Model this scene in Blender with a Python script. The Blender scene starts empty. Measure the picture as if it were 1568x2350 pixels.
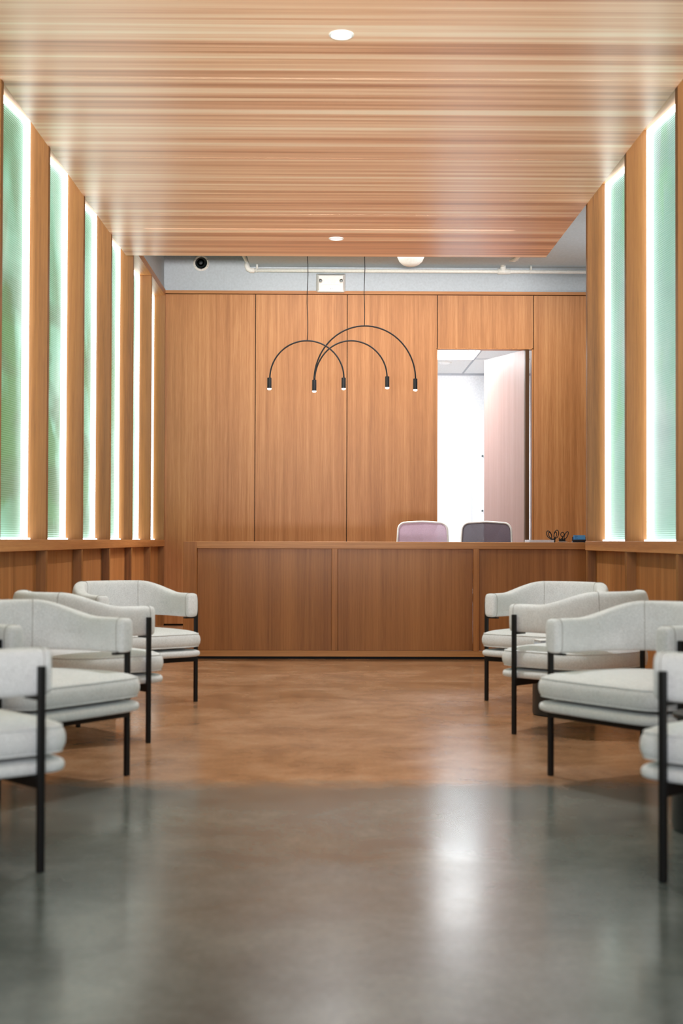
import bpy, bmesh, math, random
from mathutils import Vector, Matrix
random.seed(7)
SC = bpy.context.scene
COL = SC.collection
PI = math.pi

# ------------------------------------------------------------------ camera
F = 3264.0                      # focal length in pixels of the 1568x2350 frame
PITCH, YAW, ROLL = math.atan(65/F), math.atan(30/F), 0.003
_f = Vector((math.sin(YAW)*math.cos(PITCH), math.cos(YAW)*math.cos(PITCH), math.sin(PITCH)))
_r0 = Vector((math.cos(YAW), -math.sin(YAW), 0)); _u0 = _r0.cross(_f)
_r = math.cos(ROLL)*_r0 + math.sin(ROLL)*_u0
_u = -math.sin(ROLL)*_r0 + math.cos(ROLL)*_u0
cd = bpy.data.cameras.new('camera'); cam = bpy.data.objects.new('camera', cd); COL.objects.link(cam)
cd.sensor_fit = 'VERTICAL'; cd.sensor_height = 36.0; cd.lens = F/2350*36.0
cd.clip_start = 0.05; cd.clip_end = 200
cam.matrix_world = Matrix(((_r.x, _u.x, -_f.x, 0), (_r.y, _u.y, -_f.y, 0), (_r.z, _u.z, -_f.z, 1.0), (0, 0, 0, 1)))
cd.dof.use_dof = True; cd.dof.focus_distance = 14.0; cd.dof.aperture_fstop = 2.8
SC.camera = cam

# ------------------------------------------------------------------ tags
def tag(o, label=None, cat=None, group=None, kind=None):
    if label: o['label'] = label
    if cat: o['category'] = cat
    if group: o['group'] = group
    if kind: o['kind'] = kind
    return o
def empty(name, loc=(0, 0, 0), rz=0.0):
    o = bpy.data.objects.new(name, None); COL.objects.link(o)
    o.location = loc; o.rotation_euler = (0, 0, rz); o.empty_display_size = 0.05
    return o
def copy_tree(o, parent=None):
    c = o.copy(); COL.objects.link(c)
    if parent: c.parent = parent
    for ch in list(o.children): copy_tree(ch, c)
    return c

# ------------------------------------------------------------------ mesh builder
class MB:
    def __init__(s): s.bm = bmesh.new()
    def box(s, x0, x1, y0, y1, z0, z1):
        v = [s.bm.verts.new((x, y, z)) for x in (x0, x1) for y in (y0, y1) for z in (z0, z1)]
        for f in ((0,1,3,2),(4,6,7,5),(0,4,5,1),(2,3,7,6),(0,2,6,4),(1,5,7,3)):
            s.bm.faces.new([v[i] for i in f])
        return v
    def prism(s, pts, z0, z1):                       # polygon (x, y) extruded in z
        a = [s.bm.verts.new((x, y, z0)) for x, y in pts]; b = [s.bm.verts.new((x, y, z1)) for x, y in pts]
        n = len(pts)
        s.bm.faces.new(a[::-1]); s.bm.faces.new(b)
        for i in range(n): s.bm.faces.new((a[i], a[(i+1)%n], b[(i+1)%n], b[i]))
    def loft(s, rings, cap=True, closed=False):
        R = [[s.bm.verts.new(p) for p in r] for r in rings]
        n = len(R[0]); m = len(R)
        for i in range(m if closed else m-1):
            A, B = R[i], R[(i+1) % m]
            for j in range(n):
                s.bm.faces.new((A[j], A[(j+1)%n], B[(j+1)%n], B[j]))
        if cap and not closed:
            s.bm.faces.new(R[0][::-1]); s.bm.faces.new(R[-1])
    def tube(s, pts, r, n=8, closed=False, cap=True):
        pts = [Vector(p) for p in pts]; m = len(pts); rings = []
        rad = r if isinstance(r, (list, tuple)) else [r]*m
        up = None
        for i, p in enumerate(pts):
            if closed: t = pts[(i+1)%m]-pts[i-1]
            else: t = pts[min(i+1, m-1)]-pts[max(i-1, 0)]
            t.normalize()
            if up is None:
                up = Vector((0, 0, 1)) if abs(t.z) < 0.9 else Vector((1, 0, 0))
            a = t.cross(up)
            if a.length < 1e-4: a = t.cross(Vector((0.3, 1, 0.1)))
            a.normalize(); b = a.cross(t).normalized(); up = b
            rings.append([p+rad[i]*(math.cos(2*PI*k/n)*a+math.sin(2*PI*k/n)*b) for k in range(n)])
        s.loft(rings, cap, closed)
    def lathe(s, prof, c=(0, 0, 0), n=32, axis='z'):    # prof: (radius, height)
        rings = []
        for r, h in prof:
            ring = []
            for k in range(n):
                a = 2*PI*k/n; p = (r*math.cos(a), r*math.sin(a), h)
                if axis == 'y': p = (p[0], -h, p[1])
                ring.append((c[0]+p[0], c[1]+p[1], c[2]+p[2]))
            rings.append(ring)
        s.loft(rings)
    def build(s, name, mat, parent=None, loc=None, bevel=0.0, seg=2, sub=0, smooth=None):
        bm = s.bm
        bmesh.ops.recalc_face_normals(bm, faces=bm.faces)
        me = bpy.data.meshes.new(name); bm.to_mesh(me); bm.free()
        me.materials.append(mat)
        if smooth or sub: me.shade_smooth()
        elif smooth is None and bevel:
            me.shade_smooth()
        o = bpy.data.objects.new(name, me); COL.objects.link(o)
        if parent: o.parent = parent
        if loc: o.location = loc
        if bevel:
            m = o.modifiers.new('bevel', 'BEVEL'); m.width = bevel; m.segments = seg; m.limit_method = 'ANGLE'; m.harden_normals = True
        if sub:
            m = o.modifiers.new('sub', 'SUBSURF'); m.levels = sub; m.render_levels = sub
        return o
def auto_smooth(o, ang=35):
    me = o.data; me.shade_smooth()
    bm = bmesh.new(); bm.from_mesh(me)
    for e in bm.edges:
        if len(e.link_faces) == 2 and e.calc_face_angle(0) > math.radians(ang): e.smooth = False
    bm.to_mesh(me); bm.free()
    return o

# ------------------------------------------------------------------ materials
def srgb(r, g, b):
    f = lambda c: (c/255)/12.92 if c/255 <= 0.04045 else ((c/255+0.055)/1.055)**2.4
    return (f(r), f(g), f(b), 1)
def mat(name):
    m = bpy.data.materials.new(name); m.use_nodes = True
    nt = m.node_tree; b = nt.nodes['Principled BSDF']
    return m, nt, b
def N(nt, typ, **kw):
    n = nt.nodes.new(typ)
    for k, v in kw.items():
        if k in n.inputs.keys() if isinstance(k, str) else False: n.inputs[k].default_value = v
        else: setattr(n, k, v)
    return n
def L(nt, a, b): nt.links.new(a, b)
def ramp(nt, fac, stops):
    r = nt.nodes.new('ShaderNodeValToRGB'); e = r.color_ramp.elements
    while len(e) < len(stops): e.new(0.5)
    for i, (p, c) in enumerate(stops): e[i].position = p; e[i].color = c
    if fac is not None: L(nt, fac, r.inputs['Fac'])
    return r
def noise(nt, vec, scale, detail=3.0, rough=0.5, dist=0.0):
    n = nt.nodes.new('ShaderNodeTexNoise'); n.inputs['Scale'].default_value = scale
    n.inputs['Detail'].default_value = detail; n.inputs['Roughness'].default_value = rough
    n.inputs['Distortion'].default_value = dist
    if vec is not None: L(nt, vec, n.inputs['Vector'])
    return n
def mapping(nt, vec, scale, loc=(0, 0, 0)):
    m = nt.nodes.new('ShaderNodeMapping'); m.inputs['Scale'].default_value = scale; m.inputs['Location'].default_value = loc
    L(nt, vec, m.inputs['Vector']); return m.outputs['Vector']
def mixc(nt, fac, a, b, mode='MIX'):
    m = nt.nodes.new('ShaderNodeMix'); m.data_type = 'RGBA'; m.blend_type = mode
    for sock, v in ((m.inputs[0], fac), (m.inputs[6], a), (m.inputs[7], b)):
        if hasattr(v, 'is_output'): L(nt, v, sock)
        else: sock.default_value = v
    return m.outputs[2]
def math_(nt, op, a, b=0.0):
    m = nt.nodes.new('ShaderNodeMath'); m.operation = op
    for i, v in ((0, a), (1, b)):
        if hasattr(v, 'is_output'): L(nt, v, m.inputs[i])
        else: m.inputs[i].default_value = v
    return m.outputs[0]
def plain(name, col, rough=0.5, metal=0.0, spec=0.5, emis=None, es=0.0):
    m, nt, b = mat(name)
    b.inputs['Base Color'].default_value = col; b.inputs['Roughness'].default_value = rough
    b.inputs['Metallic'].default_value = metal; b.inputs['Specular IOR Level'].default_value = spec
    tc = nt.nodes.new('ShaderNodeTexCoord')
    n = noise(nt, tc.outputs['Object'], 40, 2)
    r = ramp(nt, n.outputs['Fac'], [(0.3, (col[0]*0.94, col[1]*0.94, col[2]*0.94, 1)), (0.7, (min(1, col[0]*1.05), min(1, col[1]*1.05), min(1, col[2]*1.05), 1))])
    L(nt, r.outputs['Color'], b.inputs['Base Color'])
    if emis:
        b.inputs['Emission Color'].default_value = emis; b.inputs['Emission Strength'].default_value = es
    return m
def emit(name, col, s):
    m, nt, b = mat(name)
    b.inputs['Base Color'].default_value = (0.8, 0.8, 0.8, 1)
    b.inputs['Emission Color'].default_value = col; b.inputs['Emission Strength'].default_value = s
    return m

def wood(name, dark, mid, light, along='z', rough=0.42, spec=0.35, coarse=1.0, contour=0.35):
    m, nt, b = mat(name)
    tc = nt.nodes.new('ShaderNodeTexCoord'); geo = nt.nodes.new('ShaderNodeNewGeometry')
    off = nt.nodes.new('ShaderNodeVectorMath'); off.operation = 'SCALE'; off.inputs[0].default_value = (17.3, 9.1, 5.7)
    L(nt, geo.outputs['Random Per Island'], off.inputs['Scale'])
    add = nt.nodes.new('ShaderNodeVectorMath'); add.operation = 'ADD'
    L(nt, tc.outputs['Object'], add.inputs[0]); L(nt, off.outputs[0], add.inputs[1]); v = add.outputs[0]
    def sc(a, l): return {'z': (a, a, l), 'x': (l, a, a), 'y': (a, l, a)}[along]
    broad = noise(nt, mapping(nt, v, sc(8.0*coarse, 0.14)), 1.0, 3, 0.55, 0.1)
    streak = noise(nt, mapping(nt, v, sc(42*coarse, 0.35)), 1.0, 4, 0.6)
    fine = noise(nt, mapping(nt, v, sc(190*coarse, 5)), 1.0, 3, 0.6)
    ringn = noise(nt, mapping(nt, v, sc(3.4*coarse, 0.16)), 1.0, 2, 0.40, 0.12)
    rings = math_(nt, 'PINGPONG', math_(nt, 'MULTIPLY', ringn.outputs['Fac'], 22.0), 1.0)
    f = math_(nt, 'ADD', math_(nt, 'MULTIPLY', broad.outputs['Fac'], 0.40), math_(nt, 'MULTIPLY', streak.outputs['Fac'], 0.28))
    f = math_(nt, 'ADD', f, math_(nt, 'MULTIPLY', fine.outputs['Fac'], 0.30))
    f = math_(nt, 'ADD', f, math_(nt, 'MULTIPLY', math_(nt, 'SUBTRACT', rings, 0.5), 0.055*contour/0.35))
    f = math_(nt, 'ADD', f, math_(nt, 'MULTIPLY', math_(nt, 'SUBTRACT', geo.outputs['Random Per Island'], 0.5), 0.05))
    r = ramp(nt, f, [(0.30, dark), (0.49, mid), (0.68, light)])
    L(nt, r.outputs['Color'], b.inputs['Base Color'])
    b.inputs['Roughness'].default_value = rough; b.inputs['Specular IOR Level'].default_value = spec
    bp = nt.nodes.new('ShaderNodeBump'); bp.inputs['Strength'].default_value = 0.06; bp.inputs['Distance'].default_value = 0.002
    L(nt, fine.outputs['Fac'], bp.inputs['Height']); L(nt, bp.outputs['Normal'], b.inputs['Normal'])
    return m

W_D, W_M, W_L = srgb(134, 84, 42), srgb(172, 114, 64), srgb(200, 144, 90)
M_wood = wood('veneer_vertical', W_D, W_M, W_L)
M_woody = wood('veneer_along_room', W_D, W_M, W_L, along='y')
M_woodx = wood('veneer_across', W_D, W_M, W_L, along='x')
M_fin = wood('fin_veneer', srgb(106, 66, 30), srgb(138, 90, 45), srgb(158, 108, 58))
M_desk = wood('desk_veneer', srgb(140, 86, 38), srgb(180, 118, 60), srgb(204, 140, 78), coarse=1.6, contour=0.15)
M_panel_shaded = wood('desk_panel_veneer_shaded', srgb(132, 82, 36), srgb(168, 110, 56), srgb(190, 130, 70), coarse=1.4, contour=0.3)  # veneer darkened to stand in for shade in the recess, rails lighter
M_deskx = wood('desk_rail_veneer', srgb(160, 104, 54), srgb(196, 136, 78), srgb(214, 158, 100), along='x', coarse=1.6, contour=0.1)

def ceiling_mat():
    m, nt, b = mat('ceiling_slat_veneer')
    tc = nt.nodes.new('ShaderNodeTexCoord'); v = tc.outputs['Object']
    n1 = noise(nt, mapping(nt, v, (0.10, 6.5, 1)), 1.0, 1.5, 0.5, 0.15)
    n2 = noise(nt, mapping(nt, v, (0.22, 19, 1)), 1.0, 3, 0.6, 0.1)
    n3 = noise(nt, mapping(nt, v, (0.8, 90, 1)), 1.0, 2, 0.5)
    n4 = noise(nt, mapping(nt, v, (0.35, 1.1, 1)), 1.0, 2, 0.5)
    f = math_(nt, 'ADD', math_(nt, 'MULTIPLY', n1.outputs['Fac'], 0.55), math_(nt, 'MULTIPLY', n2.outputs['Fac'], 0.45))
    f = math_(nt, 'ADD', f, math_(nt, 'MULTIPLY', math_(nt, 'SUBTRACT', n3.outputs['Fac'], 0.5), 0.16))
    r = ramp(nt, f, [(0.37, srgb(158, 104, 74)), (0.46, srgb(212, 160, 124)), (0.54, srgb(238, 198, 164)), (0.63, srgb(254, 238, 212))])
    pink = mixc(nt, math_(nt, 'MULTIPLY', n4.outputs['Fac'], 0.5), r.outputs['Color'], srgb(234, 184, 164), 'MIX')
    L(nt, pink, b.inputs['Base Color'])
    b.inputs['Roughness'].default_value = 0.31; b.inputs['Specular IOR Level'].default_value = 0.45
    return m
M_ceil = ceiling_mat()

def floor_mat():
    m, nt, b = mat('polished_concrete')
    tc = nt.nodes.new('ShaderNodeTexCoord'); v = tc.outputs['Object']
    sep = nt.nodes.new('ShaderNodeSeparateXYZ'); L(nt, v, sep.inputs[0])
    big = noise(nt, v, 0.9, 5, 0.6, 0.4)
    mid = noise(nt, v, 2.6, 6, 0.66, 0.3)
    edge = noise(nt, v, 6.0, 3, 0.5)
    sp = noise(nt, v, 55, 3, 0.7)
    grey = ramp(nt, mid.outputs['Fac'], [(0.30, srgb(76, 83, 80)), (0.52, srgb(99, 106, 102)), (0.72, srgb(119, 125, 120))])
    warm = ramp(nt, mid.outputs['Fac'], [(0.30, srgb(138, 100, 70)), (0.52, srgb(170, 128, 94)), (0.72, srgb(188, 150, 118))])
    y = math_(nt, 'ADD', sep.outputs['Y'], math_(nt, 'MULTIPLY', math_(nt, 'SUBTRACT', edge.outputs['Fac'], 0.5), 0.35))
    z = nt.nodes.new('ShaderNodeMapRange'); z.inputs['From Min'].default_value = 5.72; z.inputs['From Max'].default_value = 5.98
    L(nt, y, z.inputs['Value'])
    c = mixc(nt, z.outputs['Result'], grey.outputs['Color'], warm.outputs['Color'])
    spr = ramp(nt, sp.outputs['Fac'], [(0.35, (0.86, 0.86, 0.86, 1)), (0.6, (1, 1, 1, 1))])
    c = mixc(nt, 1.0, c, spr.outputs['Color'], 'MULTIPLY')
    L(nt, c, b.inputs['Base Color'])
    rr = ramp(nt, big.outputs['Fac'], [(0.3, (0.15,)*3+(1,)), (0.7, (0.27,)*3+(1,))])
    L(nt, rr.outputs['Color'], b.inputs['Roughness'])
    b.inputs['Specular IOR Level'].default_value = 0.27
    bp = nt.nodes.new('ShaderNodeBump'); bp.inputs['Strength'].default_value = 0.025; bp.inputs['Distance'].default_value = 0.004
    L(nt, mid.outputs['Fac'], bp.inputs['Height']); L(nt, bp.outputs['Normal'], b.inputs['Normal'])
    return m
M_floor = floor_mat()

def fabric(name, c0, c1):
    m, nt, b = mat(name)
    tc = nt.nodes.new('ShaderNodeTexCoord'); v = tc.outputs['Object']
    n = noise(nt, v, 260, 3, 0.7); n2 = noise(nt, v, 22, 3, 0.6)
    f = math_(nt, 'ADD', math_(nt, 'MULTIPLY', n.outputs['Fac'], 0.88), math_(nt, 'MULTIPLY', n2.outputs['Fac'], 0.12))
    r = ramp(nt, f, [(0.36, c0), (0.60, c1)])
    L(nt, r.outputs['Color'], b.inputs['Base Color'])
    b.inputs['Roughness'].default_value = 0.92; b.inputs['Specular IOR Level'].default_value = 0.15
    b.inputs['Sheen Weight'].default_value = 0.25; b.inputs['Sheen Roughness'].default_value = 0.5
    bp = nt.nodes.new('ShaderNodeBump'); bp.inputs['Strength'].default_value = 0.25; bp.inputs['Distance'].default_value = 0.002
    L(nt, n.outputs['Fac'], bp.inputs['Height']); L(nt, bp.outputs['Normal'], b.inputs['Normal'])
    return m
M_fab = fabric('oatmeal_boucle', srgb(196, 197, 197), srgb(232, 233, 234))
M_seam = fabric('seam_thread', srgb(120, 116, 108), srgb(150, 146, 138))
M_black = plain('black_steel', srgb(17, 17, 18), 0.5, 0.0, 0.3)
M_blackm = plain('black_matte', srgb(20, 21, 23), 0.6, 0.0, 0.3)
M_table = plain('dark_table_lacquer', srgb(34, 35, 37), 0.4)

def pane_mat(name, tint):
    m, nt, b = mat(name)
    tc = nt.nodes.new('ShaderNodeTexCoord'); v = tc.outputs['Object']
    sep = nt.nodes.new('ShaderNodeSeparateXYZ'); L(nt, v, sep.inputs[0])
    n1 = noise(nt, mapping(nt, v, (1.0, 1.3, 0.9)), 1.0, 2.0, 0.5, 0.3)
    n2 = noise(nt, mapping(nt, v, (1.6, 3.2, 1.3), (3, 1, 7)), 1.0, 2.0, 0.5, 0.4)
    n3 = noise(nt, mapping(nt, v, (0.6, 0.8, 2.2), (9, 4, 2)), 1.0, 2.0, 0.5)
    if tint == 'left':
        a = ramp(nt, n1.outputs['Fac'], [(0.38, srgb(112, 160, 118)), (0.47, srgb(134, 196, 158)), (0.55, srgb(160, 222, 190)), (0.68, srgb(190, 226, 200))])
        leaf = ramp(nt, n2.outputs['Fac'], [(0.49, (0, 0, 0, 1)), (0.58, (1, 1, 1, 1))])
        low = nt.nodes.new('ShaderNodeMapRange'); low.inputs['From Min'].default_value = 3.35; low.inputs['From Max'].default_value = 2.7
        L(nt, sep.outputs['Z'], low.inputs['Value'])
        c = mixc(nt, math_(nt, 'MULTIPLY', math_(nt, 'MULTIPLY', leaf.outputs['Color'], low.outputs['Result']), 0.85), a.outputs['Color'], srgb(84, 140, 58))
        dk = ramp(nt, n3.outputs['Fac'], [(0.52, (0, 0, 0, 1)), (0.62, (1, 1, 1, 1))])
        c = mixc(nt, math_(nt, 'MULTIPLY', math_(nt, 'MULTIPLY', dk.outputs['Color'], low.outputs['Result']), 0.6), c, srgb(92, 108, 72))
    else:
        a = ramp(nt, n1.outputs['Fac'], [(0.34, srgb(150, 196, 180)), (0.46, srgb(160, 214, 196)), (0.56, srgb(176, 220, 208)), (0.70, srgb(206, 228, 224))])
        leaf = ramp(nt, n2.outputs['Fac'], [(0.54, (0, 0, 0, 1)), (0.66, (1, 1, 1, 1))])
        c = mixc(nt, math_(nt, 'MULTIPLY', leaf.outputs['Color'], 0.6), a.outputs['Color'], srgb(150, 222, 168))
        dk = ramp(nt, n3.outputs['Fac'], [(0.55, (0, 0, 0, 1)), (0.68, (1, 1, 1, 1))])
        c = mixc(nt, math_(nt, 'MULTIPLY', dk.outputs['Color'], 0.4), c, srgb(150, 180, 186))
    L(nt, c, b.inputs['Emission Color']); b.inputs['Emission Strength'].default_value = 0.72 if tint == 'left' else 0.66
    b.inputs['Base Color'].default_value = (0.13, 0.20, 0.16, 1)
    b.inputs['Roughness'].default_value = 0.45; b.inputs['Specular IOR Level'].default_value = 0.12
    w = math_(nt, 'SINE', math_(nt, 'MULTIPLY', sep.outputs['Z'], 2*PI/0.0145))
    bp = nt.nodes.new('ShaderNodeBump'); bp.inputs['Strength'].default_value = 0.5; bp.inputs['Distance'].default_value = 0.003
    L(nt, w, bp.inputs['Height']); L(nt, bp.outputs['Normal'], b.inputs['Normal'])
    return m
M_paneL, M_paneR = pane_mat('ribbed_pane_left', 'left'), pane_mat('ribbed_pane_right', 'right')
LED = 5.0
M_led = emit('led_diffuser', (0.90, 1.0, 0.97, 1), LED)
M_ledb = emit('led_diffuser_sill', (0.85, 0.95, 1.0, 1), 5.0)
M_grey = plain('grey_painted_wall', srgb(184, 192, 198), 0.8)
M_greyc = plain('grey_painted_ceiling', srgb(184, 198, 206), 0.85)
M_white = plain('white_paint', srgb(238, 240, 241), 0.6)
M_room = plain('white_office_wall', srgb(240, 243, 246), 0.7)
M_pipe = plain('white_pvc', srgb(232, 232, 226), 0.35)
M_plast = plain('white_plastic', srgb(228, 224, 218), 0.4)
M_gap = plain('dark_gap', srgb(46, 32, 20), 0.9)
M_grid = plain('ceiling_grid_grey', srgb(170, 174, 182), 0.6)
M_steel = plain('brushed_grey', srgb(120, 124, 124), 0.35, 0.8)

def struct(name, mb, m, label, cat, **kw):
    o = mb.build(name, m, **kw); return tag(o, label, cat, None, 'structure')

# ================================================================== ROOM SHELL
XL, XR = -1.92, 2.065          # room edge of the wall fins
YB = 16.65                     # wood back wall
HS = 3.86                      # soffit of the glazed bays
CZ = 3.69                      # underside of slat ceiling

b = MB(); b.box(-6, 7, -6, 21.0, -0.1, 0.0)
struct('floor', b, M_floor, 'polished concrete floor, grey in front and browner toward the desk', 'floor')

# slat ceiling, five board panels with thin joints
b = MB()
ys = [13.43-1.73*k for k in range(0, 9)]
for k in range(8):
    b.box(XL-0.005, XR-0.01, ys[k+1]+0.003, ys[k]-0.003 if k else ys[k], CZ, CZ+0.07)
struct('ceiling', b, M_ceil, 'lowered ceiling of reddish wood boards running across the room', 'ceiling')

FT = 0.06
EL = [16.65-1.0, ]             # filled below
EL = [8.285, 9.69, 11.09, 12.49, 13.90, 15.335]
EL = [8.285-1.405*k for k in (4, 3, 2, 1)] + EL
ER = [8.375-1.47*k for k in (4, 3, 2, 1)] + [8.375, 9.83, 11.32]
RL, RR_ = -2.076, 2.236        # glass plane at its far end
BOWL = 0.12

def fins(edges, x0, x1):
    for y in edges:
        yield y
def side_bay(n, side, e0, e1):
    """one glazed bay between the fin at e0 (near) and the fin at e1 (far)"""
    sgn = -1 if side == 'left' else 1
    xr = RL if side == 'left' else RR_
    ya, yb = e0+FT, e1
    xa, xb = xr+sgn*BOWL, xr
    d = Vector((xb-xa, yb-ya, 0)); ln = d.length; d.normalize()
    nrm = Vector((-sgn*d.y, sgn*d.x, 0))           # towards the room
    if nrm.x*sgn > 0: nrm = -nrm
    root = empty('window_%d' % n, ((xa+xb)/2, (ya+yb)/2, 1.0))
    P = lambda s, o: Vector((xa, ya, 0))+d*s+nrm*o
    def slab(name, m, s0, s1, o0, o1, z0, z1, bev=0.0):
        mb = MB(); q = [P(s0, o0), P(s1, o0), P(s1, o1), P(s0, o1)]
        mb.prism([(p.x, p.y) for p in q], z0, z1)
        o = mb.build(name, m, None, bevel=bev); o.parent = root; o.matrix_parent_inverse = Matrix.Translation(-root.location)
        return o
    slab('ribbed_pane', M_paneL if side == 'left' else M_paneR, 0, ln, -0.012, 0.0, 1.0, HS)
    o = slab('led_strip', M_led, ln-0.060, ln-0.004, 0.0, 0.031, 1.012, HS-0.03)
    o = slab('led_strip', M_led, 0.0, ln-0.004, 0.0, 0.030, HS-0.028, HS-0.002)
    o = slab('led_strip', M_ledb, 0.0, ln-0.004, 0.0, 0.05, 1.0, 1.010)
    slab('back_box', M_white, -0.01, ln+0.0, -0.09, -0.07, 1.0, HS)
    side_n = {'left': 'left', 'right': 'right'}[side]
    return tag(root, '', None, None, 'structure')

ordinal = ['nearest', 'second', 'third', 'fourth', 'fifth', 'sixth', 'farthest']
wn = 0
visL = EL[4:] ; visR = ER[4:]
eL = EL + [YB]
cnt = 0
for i in range(len(eL)-1):
    wn += 1; w = side_bay(wn, 'left', eL[i], eL[i+1])
    if i >= 4-0:
        cnt += 1
    vis = i-3
    if vis >= 1:
        nm = ['first', 'second', 'third', 'fourth', 'fifth', 'sixth'][vis-1]
        w['label'] = '%s glowing green ribbed window of the left wall counted from the camera' % nm
    else:
        w['label'] = 'glowing green ribbed window of left wall before the photographed ones, %s from the desk' % ['farthest', 'third', 'second', 'nearest'][i]
    w['category'] = 'window'
for i in range(len(ER)-1):
    wn += 1; w = side_bay(wn, 'right', ER[i], ER[i+1])
    vis = i-3
    if vis >= 1:
        w['label'] = '%s pale glowing ribbed window of the right wall' % ['nearer', 'farther'][vis-1]
    else:
        w['label'] = 'pale glowing ribbed window of right wall before the photographed ones, %s from the desk' % ['farthest', 'third', 'second', 'nearest'][i]
    w['category'] = 'window'

# fins, one trim each
tn = 0
def fin(side, y, lab):
    global tn; tn += 1
    b = MB()
    if side == 'left': b.box(XL-0.40, XL, y, y+FT, 0.0, HS)
    else: b.box(XR, XR+0.40, y, y+FT, 0.0, HS)
    struct('trim_%d' % tn, b, M_fin, lab, 'wall fin', bevel=0.003, seg=1)
for i, y in enumerate(EL):
    fin('left', y, 'tall wood fin on the left wall, %s from the camera' % ['one', 'two', 'three', 'four', 'five', 'six', 'seven', 'eight', 'nine', 'ten'][i])
for i, y in enumerate(ER):
    fin('right', y, 'tall wood fin on the right wall, %s' % (['one from the camera', 'two from the camera', 'three from the camera', 'four from the camera', 'at the frame edge', 'between the two windows', 'at the partition end beside the desk'][i]))
# last slim fin in the left back corner
tn += 1; b = MB(); b.box(XL-0.40, XL, YB-0.03, YB, 0.0, HS)
struct('trim_%d' % tn, b, M_fin, 'slim wood fin in the back left corner of the room', 'wall fin')

# wainscot boards, ledges, headers: the side walls
def wainscot(side, edges, yend):
    b = MB()
    s = -1 if side == 'left' else 1
    x0 = XL if side == 'left' else XR
    E = [edges[0]-1.4] + list(edges) + ([yend] if yend else [])
    for i in range(len(E)-1):
        ya, yb = E[i]+FT, E[i+1]; ym = (ya+yb)/2
        for q0, q1 in ((ya, ym-0.0025), (ym+0.0025, yb)):
            a, c = sorted((x0+s*0.068, x0+s*0.10)); b.box(a, c, q0, q1, 0.0, 0.925)
    a, c = sorted((x0+s*0.10, x0+s*0.39)); b.box(a, c, E[0], E[-1], 0.0, 0.92)
    a, c = sorted((x0+s*0.14, x0+s*0.40)); 
    return b
b = wainscot('left', EL, YB)
b.box(XL-0.42, XL-0.39, EL[0]-1.4, YB, 0.0, HS)
struct('wall_left', b, M_wood, 'left wall of wood boards below the row of glowing windows', 'wall')
b = wainscot('right', ER, None)
b.box(XR+0.39, XR+0.42, ER[0]-1.4, ER[-1]+FT, 0.0, HS)
struct('wall_right', b, M_wood, 'right partition of wood boards below two glowing windows', 'wall')
def ledge(side, y0, y1):
    global tn; tn += 1
    b = MB(); x0 = XL if side == 'left' else XR; s = -1 if side == 'left' else 1
    a, c = sorted((x0-s*0.006, x0+s*0.40)); b.box(a, c, y0, y1, 0.925, 1.0)
    struct('trim_%d' % tn, b, M_woody, 'continuous wood ledge under the %s windows' % side, 'ledge', bevel=0.003, seg=1)
    tn += 1
    b = MB(); a, c = sorted((x0, x0+s*0.42)); b.box(a, c, y0, y1, HS, 3.932)
    struct('trim_%d' % tn, b, M_woody, 'wood header board above the %s windows' % side, 'header')
ledge('left', EL[0]-1.4, YB); ledge('right', ER[0]-1.4, ER[-1]+FT)
# grey wall over the left header
b = MB(); b.box(XL-0.45, XL-0.02, EL[0]-1.4, YB+0.1, 3.932, 5.2)
struct('wall_left.001', b, M_grey, 'grey painted wall above the left wood header', 'wall')
b = MB(); b.box(XR+0.02, XR+0.45, ER[0]-1.4, ER[-1]+FT, 3.932, 4.25)
struct('wall_right.002', b, M_grey, 'grey painted wall above the right wood header', 'wall')

# wood back wall
xs = [-1.93, -0.862, 0.213, 1.274, 2.404, 3.49, 4.58]
b = MB(); g = 0.009
for i in range(len(xs)-1):
    z0 = 3.262 if i == 3 else 0.02
    b.box(xs[i]+g/2, xs[i+1]-g/2, YB, YB+0.03, z0, 3.882)
struct('wall_back', b, M_wood, 'back wall of tall wood veneer panels behind the desk', 'wall')
b = MB()
b.box(-2.3, 1.268, YB+0.03, YB+0.10, 0, 3.9); b.box(2.41, 4.6, YB+0.03, YB+0.10, 0, 3.9); b.box(1.268, 2.41, YB+0.03, YB+0.10, 3.268, 3.9)
struct('wall_back.002', b, M_gap, 'dark backing seen in the thin joints of the wood back wall', 'wall')
tn += 1; b = MB(); b.box(-1.92, 4.6, YB-0.016, YB+0.10, 3.889, 3.926)
struct('trim_%d' % tn, b, M_woodx, 'wood cap rail along the top of the back wall', 'rail', bevel=0.002, seg=1)
b = MB(); b.box(-2.4, 4.7, YB+0.02, YB+0.10, 3.926, 5.2)
struct('wall_back.001', b, M_grey, 'grey painted wall above the wood back wall', 'wall')
b = MB(); b.box(4.6, 4.7, 9.0, YB+0.1, 0, 4.3)
struct('wall_right.001', b, M_grey, 'grey side wall beyond the right partition', 'wall')
b = MB(); b.box(-0.93, 4.7, 3.0, YB+0.1, 4.21, 4.30); b.box(-0.93, -0.90, 3.0, YB+0.1, 4.30, 5.2); b.box(-2.4, -0.93, 3.0, YB+0.1, 5.2, 5.3)
struct('ceiling.001', b, M_greyc, 'grey upper ceiling above and behind the wood ceiling', 'ceiling')

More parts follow.
